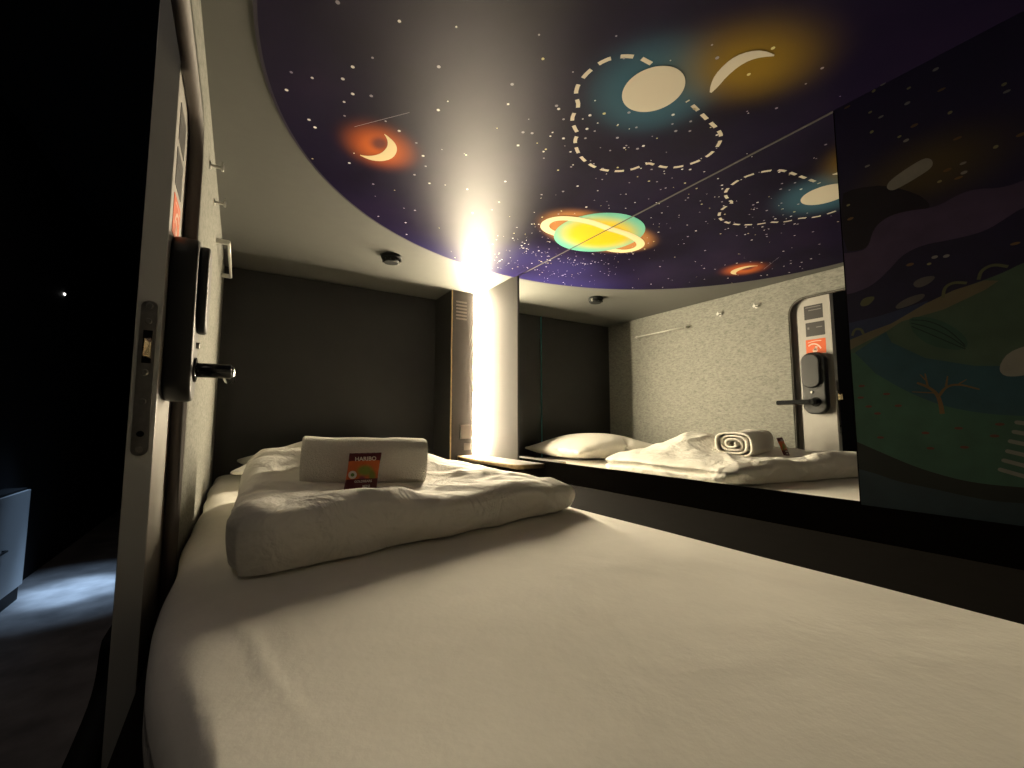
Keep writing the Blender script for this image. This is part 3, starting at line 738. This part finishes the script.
for i in range(NZp+1):
    for j in range(NXp+1):
        u, t = j/NXp, i/NZp
        lean = .012*(t-.5)                           # the packet stands a little askew
        x = (u-.5)*W*(1+.02*math.cos(t*6))+lean; z = t*Hh
        pf = .006*(max(0, math.sin(math.pi*u))**.6)*(max(0, math.sin(math.pi*t))**.5) + .0008*math.sin(j*2.1+i)
        gr[i][j] = bm.verts.new((x, -pf-.0004, z)); gb[i][j] = bm.verts.new((x, pf*.6+.0004, z))
for i in range(NZp):
    for j in range(NXp):
        t = (i+.5)/NZp
        f = bm.faces.new((gr[i][j], gr[i][j+1], gr[i+1][j+1], gr[i+1][j])); f.material_index = 1 if .36 < t < .80 else 0; f.smooth = True
        f = bm.faces.new((gb[i][j], gb[i+1][j], gb[i+1][j+1], gb[i][j+1])); f.smooth = True
for i in range(NZp):
    bm.faces.new((gr[i][0], gr[i+1][0], gb[i+1][0], gb[i][0])); bm.faces.new((gr[i][NXp], gb[i][NXp], gb[i+1][NXp], gr[i+1][NXp]))
for j in range(NXp):
    bm.faces.new((gr[0][j], gb[0][j], gb[0][j+1], gr[0][j+1])); bm.faces.new((gr[NZp][j], gr[NZp][j+1], gb[NZp][j+1], gb[NZp][j]))
fin(bm, 'wrapper', ['pk_red','pk_or'], pk, recalc=True)
def ptext(s, size, x, z, nm):
    me = textmesh(s, size)
    for v in me.vertices: v.co = (v.co.x+x, -.0078-v.co.z, v.co.y+z)
    return link(nm, me, 'pk_white', pk)
ptext('HARIBO', .0115, .005, .068, 'brand_lettering')
ptext('GOLDBEARS', .0060, .000, .023, 'small_lettering')
ptext('MINI', .0070, .006, .013, 'small_lettering')
bm = bmesh.new(); decal(bm, disc_pts(-.020, .037, .008, 24), lambda a, b2: (a, -.0070, b2), 0); decal(bm, disc_pts(-.020, .037, .0035, 16), lambda a, b2: (a, -.0073, b2), 1)
M['pk_green'] = mat('green_packet_ink', (.15,.28,.06), .5, .3)
fin(bm, 'round_emblem', ['pk_white','pk_green'], pk, recalc=False)

# ------------------------------------------------------------------ corridor things
cb_ = thing('corridor_cabinet', 'pale cabinet door low on the far side of the dark corridor', 'cabinet', (-.95, 2.4, ZF))
bx('body', (-.048, .035, -1.2, .88, .0, .56), 'void', cb_)
bx('cabinet_front', (.035, .05, -1.2, .875, .075, .550), 'cab', cb_, .002)
bm = bmesh.new(); tube(bm, [(.05,.42,.30),(.066,.42,.30),(.066,.60,.30),(.05,.60,.30)], .005, 10); fin(bm, 'cabinet_handle', 'black', cb_)
spot = thing('ceiling_spotlight', 'small spotlight above the corridor floor', 'lamp', (-.40, 3.05, 1.5))
bm = bmesh.new(); cyl(bm, (0,0,-.05), (0,0,0), .035, n=24, bev=.002); fin(bm, 'housing', 'black', spot)
bm = bmesh.new(); cyl(bm, (0,0,-.052), (0,0,-.05), .02, n=24); fin(bm, 'lens', 'lamp_blue', spot)
bm = bmesh.new(); cyl(bm, (0,0,0), (.006,0,0), .012, n=16, bev=.001)
dt = fin(bm, 'indicator_light', 'dot', None, (-.999, 3.87, .826)); dt.scale = (1,1,.55); tag(dt, 'tiny white indicator light glowing in the dark corridor', 'light')

# ------------------------------------------------------------------ lights
def light(name, kind, loc, energy, col, rot=(0,0,0), **k):
    l = bpy.data.lights.new(name, kind); l.energy = energy; l.color = col
    for a, v in k.items(): setattr(l, a, v)
    o = bpy.data.objects.new(name, l); C.objects.link(o); o.location = loc; o.rotation_euler = rot; return o
light('corridor_spot', 'SPOT', (-.40,3.05,1.40), 700, (.42,.66,1), rot=(R(6),R(7.5),0), spot_size=R(15), spot_blend=1.0, shadow_soft_size=.02)
light('corridor_spot_spill', 'SPOT', (-.40,3.05,1.40), 160, (.42,.66,1), rot=(R(6),R(7.5),0), spot_size=R(30), spot_blend=1.0, shadow_soft_size=.02)
light('added_floor_fill', 'AREA', (-.55,1.9,1.4), 1.6, (1,.86,.78), shape='RECTANGLE', size=.3, size_y=.6)  # unseen fill light, added to lift the dim corridor floor
light('added_corridor_fill', 'AREA', (-.55,.1,1.35), .9, (1,.86,.72), shape='RECTANGLE', size=.5, size_y=1.0)  # added fill with no visible source, brightens door edge and jamb

w = bpy.data.worlds.new('w'); bpy.context.scene.world = w; w.use_nodes = True
w.node_tree.nodes['Background'].inputs[0].default_value = (.02,.022,.03,1); w.node_tree.nodes['Background'].inputs[1].default_value = .05

cam = bpy.data.cameras.new('camera'); co = bpy.data.objects.new('camera', cam); C.objects.link(co)
cam.sensor_width = 36; cam.lens = 432*36/1024; cam.clip_start = .01
co.location = (0,0,0); co.rotation_euler = (R(95), 0, R(-32.2))
sc = bpy.context.scene; sc.camera = co
vs = sc.view_settings; sc.display_settings.display_device = 'sRGB'
vs.view_transform = 'Standard'; vs.look = 'None'; vs.exposure = 0; vs.gamma = 1; vs.use_curve_mapping = False
sc.cycles.max_bounces = 14; sc.cycles.diffuse_bounces = 6; sc.cycles.glossy_bounces = 6
sc.cycles.caustics_reflective = False; sc.cycles.caustics_refractive = False
sc.cycles.use_denoising = True
